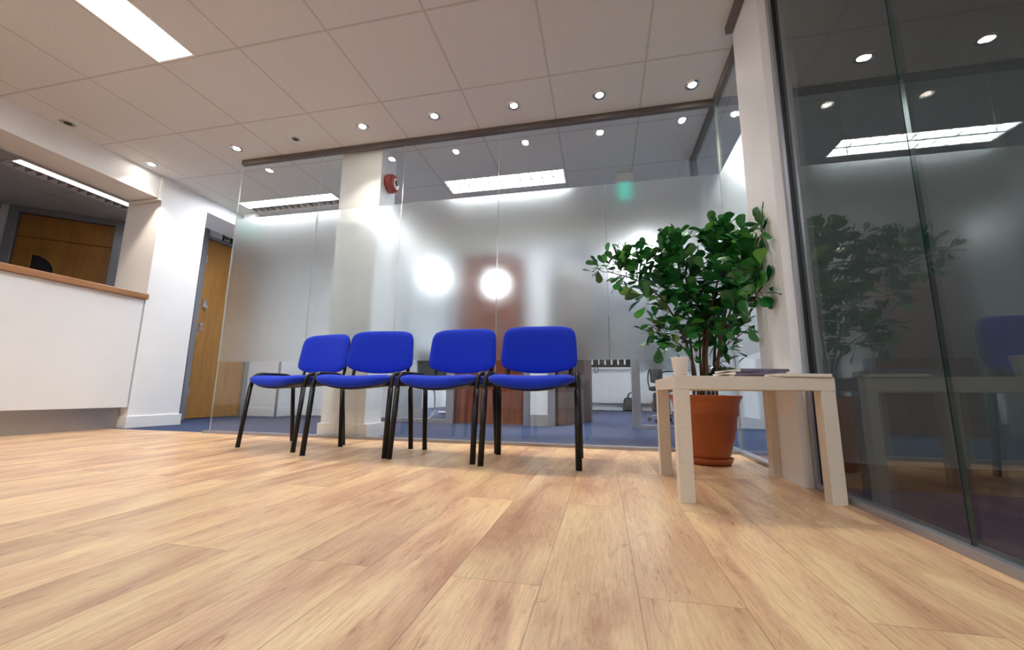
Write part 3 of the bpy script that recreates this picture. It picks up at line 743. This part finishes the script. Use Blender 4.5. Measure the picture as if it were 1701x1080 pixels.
def make_chair():
    t = thing('waiting_chair', '', 'chair', (0, 0, 0), 0, 'blue upholstered stacking chairs in a row')
    # seat : local -y is the front
    top = lambda u, v: .480 + .010 * u * u - .006 * (1 - u * u) * (1 - v) * .5
    bot = lambda u, v: .432 - .040 * (1 - u * u) * (.35 + .65 * (.5 - .5 * v))
    bm = rounded_pad(.240, .212, .05, top, bot)
    bmesh.ops.translate(bm, verts=bm.verts, vec=(0, -.030, 0))
    obj('seat', bm, M['blue'], t, smooth=True, sub=1)
    bm = rounded_pad(.222, .195, .05, lambda u, v: bot(u, v) + .012, lambda u, v: bot(u, v) - .006, 16, 12)
    bmesh.ops.translate(bm, verts=bm.verts, vec=(0, -.016, 0))
    obj('seat_pan', bm, M['blackpl'], t, smooth=True)
    # backrest : built in x/z, thickness in y
    def back(hx, zc, hz, th, yoff, mat, name, par, nu=24, nv=16):
        bm = bmesh.new(); Fr = []; Bk = []
        for j in range(nv + 1):
            a, b = [], []
            for i in range(nu + 1):
                u = math.sin(PI / 2 * (2 * i / nu - 1)); v = math.sin(PI / 2 * (2 * j / nv - 1))
                p = 5.2 if v > 0 else 10.0; mx = max(abs(u), abs(v)); nrm = (abs(u) ** p + abs(v) ** p) ** (1 / p) if mx > 1e-6 else 1
                pu, pv = u * mx / nrm, v * mx / nrm
                wid = hx * (1 - .030 * (pv + 1))
                x = pu * wid
                z = zc + pv * hz - (.040 * (1 - abs(pu) ** 2.2) * max(0, -pv)) + .006 * (1 - pu * pu) * max(0, pv)
                yc = yoff + .14 * (z - .62) - .030 * pu * pu        # leans back, sides wrap forward
                ed = math.sqrt(max(0, 1 - mx ** 8)); border = i in (0, nu) or j in (0, nv)
                q = bm.verts.new((x, yc - th / 2 * ed, z)); a.append(q)
                b.append(q if border else bm.verts.new((x, yc + th / 2 * ed, z)))
            Fr.append(a); Bk.append(b)
        for j in range(nv):
            for i in range(nu):
                bm.faces.new((Fr[j][i], Fr[j][i + 1], Fr[j + 1][i + 1], Fr[j + 1][i]))
                q = (Bk[j][i], Bk[j + 1][i], Bk[j + 1][i + 1], Bk[j][i + 1])
                if len(set(q)) == 4:
                    try: bm.faces.new(q)
                    except ValueError: pass
        return obj(name, bm, M[mat], par, smooth=True, sub=1)
    bk = back(.246, .674, .132, .044, .225, 'blue', 'backrest', t)
    back(.238, .672, .124, .018, .247, 'blackpl', 'back_shell', bk, 14, 10)
    # side frames: front leg, arch along the seat, rear leg
    for s in (-1, 1):
        arch = smooth_path([(s * .252, -.172, .395), (s * .252, -.150, .484), (s * .253, -.07, .490), (s * .253, .05, .490), (s * .251, .150, .486), (s * .248, .165, .395)], 3)
        bm = bmesh.new(); sweep(bm, arch, .0125, .014, n=12); obj('arm_arch', bm, M['black'], t, smooth=True)
        bm = bmesh.new(); sweep(bm, [(s * .252, -.172, .40), (s * .253, -.192, .20), (s * .255, -.212, .0)], .0165, .013, n=12); obj('leg', bm, M['black'], t, smooth=True)
        bm = bmesh.new(); sweep(bm, [(s * .246, .165, .40), (s * .250, .185, .20), (s * .253, .205, .0)], .0165, .013, n=12); obj('leg', bm, M['black'], t, smooth=True)
        bm = bmesh.new(); sweep(bm, smooth_path([(s * .200, .11, .435), (s * .200, .19, .440), (s * .200, .215, .50), (s * .198, .238, .62)], 2), .013, .007, n=10); obj('back_upright', bm, M['black'], t, smooth=True)
    bm = bmesh.new()
    for y in (-.125, .12): sweep(bm, [(-.247, y, .428), (.247, y, .428)], .010, .013, n=10, side=Vector((0, 1, 0)))
    obj('seat_rail', bm, M['black'], t, smooth=True)
    return t
CH = [((-1.250, -.625, 0), 1.5, 'blue chair at the right end of the row'),
      ((-1.795, -.578, 0), -4, 'blue chair third from left, between two overlapping neighbours'),
      ((-2.374, -.570, 0), 5, 'blue chair second from left, in front of the white pillar'),
      ((-2.970, -.455, 0), -10, 'blue chair at the left end of the row')]
ch0 = make_chair()
for i, (l, a, lab) in enumerate(CH):
    if i == 0: ch0.location = l; ch0.rotation_euler = (0, 0, math.radians(a)); ch0['label'] = lab
    else: copy_tree(ch0, l, math.radians(a), lab)

# ================================================================== SIDE TABLE
tb = thing('side_table', 'low square cream side table with thick top and square legs', 'table', (-.32, -1.03, 0))
NL, NR, FR, FL = Vector((-.602, -1.362)), Vector((-.022, -1.245)), Vector((-.030, -.690)), Vector((-.602, -.790))
def quad_prism(pts, z0, z1, o):
    bm = bmesh.new()
    A = [bm.verts.new((p[0] - o.x, p[1] - o.y, z0)) for p in pts]; B = [bm.verts.new((p[0] - o.x, p[1] - o.y, z1)) for p in pts]
    bm.faces.new(A[::-1]); bm.faces.new(B)
    for i in range(4): bm.faces.new((A[i], A[(i + 1) % 4], B[(i + 1) % 4], B[i]))
    return bm
obj('tabletop', quad_prism([NL, NR, FR, FL], .402, .452, tb.location), M['table'], tb, bevel=.0015)
q = [NL, NR, FR, FL]
for i in range(4):
    p = q[i]; e1 = (q[(i + 1) % 4] - p).normalized() * .054; e2 = (q[i - 1] - p).normalized() * .054; off = (e1 + e2) * .02
    p = p + off
    obj('leg', quad_prism([p, p + e1, p + e1 + e2, p + e2], 0, .4015, tb.location), M['table'], tb, bevel=.0012)
# cup
cu = thing('paper_cup', 'white paper cup standing on the near left corner of the table', 'cup', (-.552, -1.21, .4525))
bm = bmesh.new(); n = 40
prof = [(.0, .002), (.0235, .002), (.0238, 0), (.0245, 0), (.033, .0745), (.0348, .0755), (.0350, .0775), (.0335, .0785), (.0322, .0765), (.0240, .004), (.0, .004)]
rings = [[bm.verts.new((max(r, .0003) * math.cos(2 * PI * i / n), max(r, .0003) * math.sin(2 * PI * i / n), z)) for i in range(n)] for r, z in prof]
for a, b in zip(rings, rings[1:]):
    for i in range(n): bm.faces.new((a[i], a[(i + 1) % n], b[(i + 1) % n], b[i]))
obj('cup_body', bm, M['cup'], cu, smooth=True)
# magazines
def mag(name, label, x, y, z, w_, d_, h_, a, m, curl=0):
    t = thing(name, label, 'magazine', (x, y, z), math.radians(a), 'magazines on the side table')
    bm = bmesh.new(); nn = 14; A = []
    for i in range(nn + 1):
        xx = -w_ / 2 + w_ * i / nn; c = curl * abs(2 * i / nn - 1) ** 3
        A.append([bm.verts.new((xx, y_, zz + c)) for y_ in (-d_ / 2, d_ / 2) for zz in (0, h_)])
    for a_, b_ in zip(A, A[1:]):
        for f in ((0, 1), (1, 3), (3, 2), (2, 0)): bm.faces.new((a_[f[0]], a_[f[1]], b_[f[1]], b_[f[0]]))
    bm.faces.new(A[0]); bm.faces.new(A[-1])
    obj('pages', bm, M['paper'], t)
    obj('cover', boxes((-w_ / 2 + .003, w_ / 2 - .003, -d_ / 2 - .0012, d_ / 2 + .001, h_ + .0002, h_ + .0014), (-w_ / 2 + .003, w_ / 2 - .003, -d_ / 2 - .0016, -d_ / 2 - .0004, 0, h_ + .0014)), M[m], t)
mag('magazine', 'thin cream magazine lying at the front edge of the table', -.135, -1.222, .4525, .19, .10, .010, 11, 'paper', .0)
mag('magazine', 'bottom mauve magazine under the two others on the table', -.250, -1.045, .4525, .20, .21, .010, 4, 'paperblue')
mag('magazine', 'middle mauve magazine in the stack on the table', -.255, -1.050, .4640, .20, .22, .011, 8, 'paperblue')
mag('magazine', 'mauve covered magazine topping the pile on the table', -.245, -1.055, .4770, .20, .21, .010, 12, 'paperblue')

# ================================================================== POTTED FICUS
PX, PY = -.288, -.392
pl = thing('potted_ficus', 'leafy green ficus in terracotta pot behind the side table', 'potted plant', (PX, PY, 0))
bm = bmesh.new()
prof = [(.09, .022), (.106, .022), (.117, .05), (.140, .13), (.156, .20), (.164, .262), (.171, .268), (.172, .280), (.176, .33), (.184, .352), (.194, .368), (.196, .378), (.191, .382), (.176, .378), (.160, .33), (.150, .32), (.02, .318)]
lathe(bm, prof, n=64); pot = obj('pot', bm, M['terra'], pl, smooth=True)
pot.modifiers.new('es', 'EDGE_SPLIT').split_angle = math.radians(50)
bm = bmesh.new(); lathe(bm, [(.02, 0), (.102, 0), (.120, .008), (.129, .026), (.132, .034), (.129, .037), (.124, .033), (.115, .018), (.02, .016)], n=64)
obj('saucer', bm, M['terra'], pl, smooth=True)
bm = bmesh.new(); lathe(bm, [(.02, .3185), (.158, .325), (.1585, .335), (.08, .345), (.01, .342)], n=40); obj('soil', bm, M['soil'], pl, smooth=True)
CAM = Vector((-.861, -3.0, .382))
def at_y(px, py, y):          # world point on the plane y = const seen at a photo pixel
    d = r1 * ((px - 850.5) / 681.87) + u1 * ((540 - py) / 681.87) + Fw
    return CAM + d * ((y - CAM.y) / d.y)
def grow(pts, r_a, r_b, n=8, wob=.006):
    p = smooth_path(pts, 3)
    for k in range(1, len(p) - 1): p[k] = p[k] + Vector((random.uniform(-wob, wob), random.uniform(-wob, wob), 0)) * .3
    bm = bmesh.new(); sweep(bm, [q - pl.location for q in p], r_a, n=n, taper=r_b / r_a)
    return bm, p
stems = []
def stem(pts, ra, rb):
    bm, p = grow(pts, ra, rb); obj('stem', bm, M['stem'], pl, smooth=True); stems.append(p); return p
B = lambda dx, dy: Vector((PX + dx, PY + dy, .335))
A_ = lambda x, y, d=0.0: at_y(x, y, PY + d)
main = [
 ([B(-.03, -.02), A_(1152, 600, -.03), A_(1128, 540, -.05), A_(1098, 492, -.08), A_(1062, 465, -.1), A_(1012, 452, -.12)], .0085, .0025),
 ([B(-.05, .02), A_(1150, 610, .02), A_(1146, 540, .05), A_(1135, 470, .05), A_(1120, 420, .03)], .009, .003),
 ([B(.0, .03), A_(1168, 600, .0), A_(1172, 520, .02), A_(1180, 450, .04), A_(1186, 395, .0)], .011, .003),
 ([B(.02, -.03), A_(1172, 600, -.04), A_(1178, 520, -.05), A_(1196, 455, -.05), A_(1215, 400, -.05)], .010, .003),
 ([B(.05, .02), A_(1186, 600, .03), A_(1192, 520, .05), A_(1222, 450, .0), A_(1250, 410, -.2), A_(1272, 372, -.42)], .0095, .003),
 ([B(.06, -.03), A_(1190, 600, -.05), A_(1205, 530, -.10), A_(1235, 480, -.2), A_(1262, 440, -.38)], .0085, .003),
 ([B(-.07, -.04), A_(1158, 620, -.05), A_(1140, 580, -.07), A_(1110, 560, -.09), A_(1080, 540, -.1)], .006, .002),
 ([B(.03, .05), A_(1180, 620, .08), A_(1196, 580, .08), A_(1224, 560, .02), A_(1245, 545, -.02)], .006, .002),
 ([B(-.01, .06), A_(1164, 600, .08), A_(1160, 520, .12), A_(1152, 450, .12), A_(1160, 410, .1)], .008, .003),
 ([B(.07, .03), A_(1192, 610, .0), A_(1200, 560, -.02), A_(1222, 520, -.12), A_(1250, 500, -.26)], .006, .002),
]
for pts, a, b in main: stem(pts, a, b)
# leaf blade (obovate, folded along the midrib, slightly cupped)
def leaf(bm, base, d, up, L, Wd):
    d = d.normalized(); s = d.cross(up)
    if s.length < 1e-3: s = d.orthogonal()
    s.normalize(); nrm = s.cross(d).normalized()
    st = base + d * L * .12
    prof = [(0, .04), (.15, .30), (.35, .62), (.55, .90), (.72, 1.0), (.86, .86), (.95, .55), (1.0, .12)]
    rows = []
    for tt, ww in prof:
        c = st + d * L * .88 * tt - nrm * (L * .10 * tt * tt)
        rows.append((bm.verts.new(c - s * Wd * .5 * ww + nrm * Wd * .10 * ww), bm.verts.new(c), bm.verts.new(c + s * Wd * .5 * ww + nrm * Wd * .10 * ww)))
    for a, b in zip(rows, rows[1:]):
        bm.faces.new((a[0], a[1], b[1], b[0])); bm.faces.new((a[1], a[2], b[2], b[1]))
    # petiole
    q = [bm.verts.new(base + v) for v in (s * .0012, -s * .0012)]
    bm.faces.new((q[0], q[1], rows[0][0], rows[0][2]))
fol = bmesh.new(); tw = bmesh.new()
rnd = random.Random(11)
def rv():
    while True:
        v = Vector((rnd.uniform(-1, 1), rnd.uniform(-1, 1), rnd.uniform(-1, 1)))
        if .05 < v.length < 1: return v.normalized()
allp = [q for p in stems for q in p[len(p) // 3:]]
def cluster(px, py, dy, rad, n, L=.075, droop=0.0):
    c = A_(px, py, dy)
    # nearest stem point feeds this cluster
    src = min(allp, key=lambda q: (q - c).length + max(0, q.z - c.z) * .6)
    mid = (src + c) / 2 + Vector((0, 0, -.012))
    tp = smooth_path([src, mid, c], 2)
    sweep(tw, [q - pl.location for q in tp], .0026, n=5, taper=.5)
    axis = (c - src); axis = axis.normalized() if axis.length > .02 else Vector((0, 0, 1))
    for k in range(n):
        o = rv() * rad * rnd.uniform(.25, 1.0); o.z *= .85
        b = c + o
        d = (o.normalized() * .8 + axis * .35 + rv() * .55 + Vector((0, 0, .15 - droop)))
        up = (Vector((0, 0, 1)) + rv() * .55)
        l_ = L * rnd.uniform(.75, 1.25)
        leaf(fol, b - pl.location, d, up, l_, l_ * rnd.uniform(.48, .6))
        if k % 2 == 0: sweep(tw, [c - pl.location, c + o * .5 - pl.location, b - pl.location], .0012, n=4)
# (px, py, depth offset, radius m, leaves, length)
CL = [
 (992, 446, -0.12, 0.055, 10, 0.071), (1022, 436, -0.12, 0.070, 17, 0.071), (1046, 428, -0.10, 0.080, 22, 0.071), (1030, 462, -0.12, 0.060, 14, 0.071), (1056, 464, -0.10, 0.070, 19, 0.086),
 (1074, 446, -0.08, 0.080, 26, 0.081), (1098, 430, -0.05, 0.085, 29, 0.081), (1120, 414, 0.02, 0.085, 29, 0.083), (1128, 402, 0.03, 0.060, 14, 0.081), (1108, 455, -0.05, 0.085, 29, 0.086),
 (1132, 440, 0.03, 0.090, 32, 0.090), (1142, 464, 0.00, 0.090, 29, 0.094), (1112, 482, -0.05, 0.070, 20, 0.098), (1140, 492, -0.04, 0.090, 29, 0.103), (1078, 490, -0.10, 0.040, 9, 0.115),
 (1074, 505, -0.10, 0.030, 4, 0.115), (1160, 480, 0.05, 0.080, 20, 0.098), (1160, 510, 0.00, 0.090, 26, 0.103), (1186, 390, 0.00, 0.070, 20, 0.098), (1180, 412, 0.02, 0.070, 17, 0.103),
 (1204, 384, -0.03, 0.070, 20, 0.098), (1222, 392, -0.05, 0.080, 26, 0.098), (1196, 430, 0.00, 0.090, 29, 0.103), (1222, 424, -0.04, 0.090, 32, 0.103), (1246, 412, -0.30, 0.070, 23, 0.098),
 (1262, 394, -0.42, 0.050, 12, 0.092), (1274, 372, -0.42, 0.040, 9, 0.090), (1270, 386, -0.42, 0.050, 12, 0.092), (1250, 440, -0.30, 0.080, 26, 0.103), (1262, 448, -0.42, 0.045, 10, 0.103),
 (1228, 458, -0.18, 0.090, 29, 0.109), (1200, 466, 0.00, 0.090, 26, 0.103), (1250, 478, -0.30, 0.075, 19, 0.115), (1262, 484, -0.42, 0.045, 9, 0.121), (1216, 490, -0.06, 0.080, 22, 0.115), (1186, 500, 0.02, 0.080, 20, 0.103),
 (1232, 510, -0.18, 0.050, 10, 0.121), (1204, 526, -0.05, 0.070, 14, 0.103), (1178, 534, -0.02, 0.080, 19, 0.103), (1152, 534, -0.03, 0.080, 19, 0.103), (1128, 548, -0.06, 0.060, 13, 0.098),
 (1106, 548, -0.08, 0.060, 13, 0.090), (1088, 536, -0.10, 0.050, 12, 0.083), (1078, 550, -0.10, 0.035, 7, 0.086), (1092, 568, -0.09, 0.050, 10, 0.086), (1120, 576, -0.07, 0.055, 12, 0.092),
 (1140, 562, -0.05, 0.050, 10, 0.092), (1164, 560, 0.00, 0.060, 13, 0.098), (1190, 558, 0.00, 0.060, 12, 0.098), (1214, 548, 0.00, 0.050, 10, 0.098), (1234, 540, -0.18, 0.045, 10, 0.092), (1244, 534, -0.30, 0.030, 4, 0.092),
 (1206, 580, 0.00, 0.045, 9, 0.086), (1200, 600, 0.02, 0.030, 6, 0.081), (1216, 612, -0.02, 0.035, 7, 0.081), (1200, 622, -0.05, 0.035, 7, 0.083), (1158, 590, -0.02, 0.030, 4, 0.081), (1150, 594, -0.06, 0.030, 3, 0.081),
]
CL += [(1006, 442, -.12, .05, 8, .075), (1040, 450, -.11, .07, 14, .08), (1066, 432, -.09, .08, 16, .08), (1090, 470, -.08, .08, 16, .09), (1114, 402, .02, .06, 12, .08),
 (1086, 414, -.05, .07, 12, .075), (1124, 520, -.06, .07, 12, .095), (1100, 515, -.08, .05, 7, .1), (1184, 470, -.04, .1, 20, .1), (1240, 495, -.2, .08, 12, .11), (1210, 400, -.05, .08, 14, .095), (1236, 400, -.15, .07, 12, .095)]
for cl in CL: cluster(*cl)
for bm_ in (fol, tw):
    for v in bm_.verts:
        wx, wy = v.co.x + PX, v.co.y + PY
        lim = -.058 if -1.0 < wy < -.57 else .004
        if wx > lim: v.co.x = lim - PX - rnd.uniform(0, .006)
        if wy > GB - .02: v.co.y = GB - .02 - PY - rnd.uniform(0, .006)
for f in tw.faces: f.material_index = 1
tme = bpy.data.meshes.new('tmp'); tw.to_mesh(tme); tw.free(); fol.from_mesh(tme); bpy.data.meshes.remove(tme)
obj('foliage', fol, [M['leaf'], M['stem']], pl, smooth=True)

# ================================================================== BEHIND THE GLASS
# radiator under the far window
ra = thing('radiator', 'white panel radiator under the far office window', 'radiator', (-.62, 7.03, 0))
bm = bmesh.new(); bx(bm, -.85, .95, -.06, -.02, .17, .80)
for i in range(40):
    x = -.83 + i * .0446; bx(bm, x, x + .022, -.072, -.06, .21, .76)
obj('panel', bm, M['radiator'], ra, bevel=.003)
obj('top_grille', box(-.85, .95, -.07, .0, .80, .83), M['radiator'], ra)
obj('back_panel', box(-.84, .94, -.015, .065, .18, .79), M['radiator'], ra)
bm = bmesh.new()
bm.free()
for x in (-.78, .88):
    bm = bmesh.new(); sweep(bm, [(x, -.03, .175), (x, -.03, .0)], .010); obj('pipe', bm, M['chrome'], ra)
# bags by the radiator
b1 = thing('holdall_bag', 'black leather holdall on blue carpet by the radiator', 'bag', (-.24, 6.70, 0), math.radians(6))
bm = bmesh.new(); bx(bm, -.21, .21, -.11, .11, 0, .30)
for v in bm.verts:
    if v.co.z > .2: v.co.y *= .45; v.co.x *= .82
o = obj('body', bm, M['bag'], b1, smooth=True, bevel=.05, seg=5)
bm = bmesh.new(); sweep(bm, smooth_path([(-.09, -.06, .26), (-.07, -.05, .41), (.07, -.05, .41), (.09, -.06, .26)]), .012); obj('handle', bm, M['bag'], b1, smooth=True)
bm = bmesh.new(); sweep(bm, smooth_path([(-.09, .06, .26), (-.07, .05, .40), (.07, .05, .40), (.09, .06, .26)]), .012); obj('handle', bm, M['bag'], b1, smooth=True)
obj('pocket', box(-.15, .15, -.125, -.105, .03, .15), M['bag'], b1, bevel=.008)
b2 = thing('briefcase', 'dark brown upright bag leaning beside the radiator', 'bag', (.36, 6.72, 0), math.radians(-62))
bm = bmesh.new(); bx(bm, -.20, .20, -.09, .09, 0, .42)
for v in bm.verts:
    if v.co.z > .2: v.co.y *= .5
obj('body', bm, M['bagbrown'], b2, smooth=True, bevel=.03, seg=4)
bm = bmesh.new(); sweep(bm, smooth_path([(-.07, 0, .41), (-.06, 0, .50), (.06, 0, .50), (.07, 0, .41)]), .012); obj('handle', bm, M['bagbrown'], b2, smooth=True)
obj('front_pocket', box(-.16, .16, -.115, -.085, .03, .22), M['bagbrown'], b2, bevel=.01)
# cable on the carpet by the radiator
bm = bmesh.new(); sweep(bm, smooth_path([(-1.1, 6.6, .006), (-.95, 6.5, .006), (-.8, 6.58, .006), (-.88, 6.8, .006), (-.95, 6.95, .006)]), .006, n=6)
tag(obj('power_cable', bm, M['blackpl'], smooth=True), 'thin dark cable lying on the carpet before the radiator', 'cable')
# office swivel chairs
def office_chair(loc, rz, label):
    t = thing('office_chair', label, 'chair', loc, math.radians(rz), 'black office swivel chairs')
    bm = bmesh.new()
    for k in range(5):
        a = 2 * PI * k / 5 + .3; sweep(bm, [(0, 0, .10), (.16 * math.cos(a), .16 * math.sin(a), .09), (.29 * math.cos(a), .29 * math.sin(a), .065)], .02, .014, taper=.7)
    obj('star_base', bm, M['chrome'], t, smooth=True)
    for k in range(5):
        a = 2 * PI * k / 5 + .3; bm = bmesh.new(); c = Vector((.29 * math.cos(a), .29 * math.sin(a), .028)); s = Vector((-math.sin(a), math.cos(a), 0)) * .02
        cyl(bm, c - s, c + s, .027, n=16); obj('castor', bm, M['blackpl'], t)
    bm = bmesh.new(); cyl(bm, (0, 0, .09), (0, 0, .42), .022); obj('gas_lift', bm, M['chrome'], t)
    bm = rounded_pad(.25, .24, .05, lambda u, v: .49 + .01 * u * u, lambda u, v: .42, 16, 14); obj('seat', bm, M['blackmesh'], t, smooth=True)
    bm = bmesh.new(); n_ = 12
    G = [[None] * (n_ + 1) for _ in range(n_ + 1)]
    for j in range(n_ + 1):
        for i in range(n_ + 1):
            u = 2 * i / n_ - 1; v = 2 * j / n_ - 1; p = 5; mx = max(abs(u), abs(v)); nr = (abs(u) ** p + abs(v) ** p) ** (1 / p) if mx > 1e-6 else 1
            pu, pv = u * mx / nr, v * mx / nr
            G[j][i] = bm.verts.new((pu * .235, .24 + .03 * (1 - pv * pv) * -1 + .05 * pv - .04 * pu * pu, .80 + pv * .26))
    for j in range(n_):
        for i in range(n_): bm.faces.new((G[j][i], G[j][i + 1], G[j + 1][i + 1], G[j + 1][i]))
    o = obj('backrest', bm, M['blackmesh'], t, smooth=True); s = o.modifiers.new('sol', 'SOLIDIFY'); s.thickness = .03
    bm = bmesh.new(); sweep(bm, smooth_path([(0, .05, .42), (0, .28, .44), (0, .30, .62), (0, .27, .75)]), .03, .012); obj('back_bracket', bm, M['chrome'], t, smooth=True)
    for s in (-1, 1):
        bm = bmesh.new(); sweep(bm, smooth_path([(s * .16, .0, .43), (s * .29, .02, .45), (s * .30, .03, .66), (s * .29, -.04, .69), (s * .28, -.20, .69)]), .020, .012); obj('armrest', bm, M['chrome' if s > 0 else 'blackpl'], t, smooth=True)
    return t
oc = office_chair((.04, 3.15, 0), 65, 'black mesh office chair with chrome base right of the silver post')
# meeting room: table and cantilever chairs
mt = thing('meeting_table', 'meeting table with chrome pedestal and foot rail behind the glass', 'table', (-3.0, 3.6, 0))
obj('tabletop', box(-.45, .35, -.9, .9, .72, .75), M['wall'], mt, bevel=.008)
for sy_ in (-.5, .5):
    bm = bmesh.new(); cyl(bm, (0, sy_, .09), (0, sy_, .719), .04); obj('leg', bm, M['chrome'], mt, smooth=True)
    bm = bmesh.new(); sweep(bm, [(-.36, sy_, .06), (.34, sy_, .06)], .022, .03); obj('foot', bm, M['chrome'], mt, smooth=True)
bm = bmesh.new(); sweep(bm, [(0, -.5, .12), (0, .5, .12)], .02, n=10); obj('stretcher', bm, M['chrome'], mt)
def cantilever(loc, rz, label):
    t = thing('cantilever_chair', label, 'chair', loc, math.radians(rz), 'black cantilever chairs in the meeting room')
    for s in (-1, 1):
        bm = bmesh.new(); sweep(bm, smooth_path([(s * .22, .22, .013), (s * .22, -.25, .013), (s * .22, -.27, .25), (s * .22, -.22, .46), (s * .22, .18, .44), (s * .22, .25, .86)], 3), .012); obj('leg_tube', bm, M['chrome'], t, smooth=True)
    bm = bmesh.new(); sweep(bm, [(-.22, .22, .013), (.22, .22, .013)], .012); obj('floor_bar', bm, M['chrome'], t, smooth=True)
    bm = rounded_pad(.215, .21, .05, lambda u, v: .475, lambda u, v: .445, 12, 12); obj('seat', bm, M['blackmesh'], t, smooth=True)
    bm = rounded_pad(.215, .22, .05, lambda u, v: .012, lambda u, v: -.012, 12, 12)
    bmesh.ops.transform(bm, matrix=Matrix.Translation((0, .225, .70)) @ Matrix.Rotation(math.radians(80), 4, 'X'), verts=bm.verts)
    obj('backrest', bm, M['blackmesh'], t, smooth=True)
    return t
cc = cantilever((-3.05, 2.34, 0), 172, 'black cantilever chair nearest the meeting room glass')
copy_tree(cc, (-2.33, 3.0, 0), math.radians(70), 'black cantilever chair at the right side of the meeting table')
copy_tree(cc, (-2.33, 3.8, 0), math.radians(100), 'black cantilever chair further back in the meeting room')
wb = thing('notice_board', 'white notice board low on the meeting room wall', 'board', (-3.1, 7.08, .35))
obj('board', box(-.7, .8, -.02, .0, 0, .9), M['signwhite'], wb, bevel=.004)
obj('board_frame', boxes((-.72, -.7, -.025, 0, -.02, .92), (.8, .82, -.025, 0, -.02, .92), (-.7, .8, -.025, 0, -.02, 0), (-.7, .8, -.025, 0, .9, .92)), M['silver'], wb)
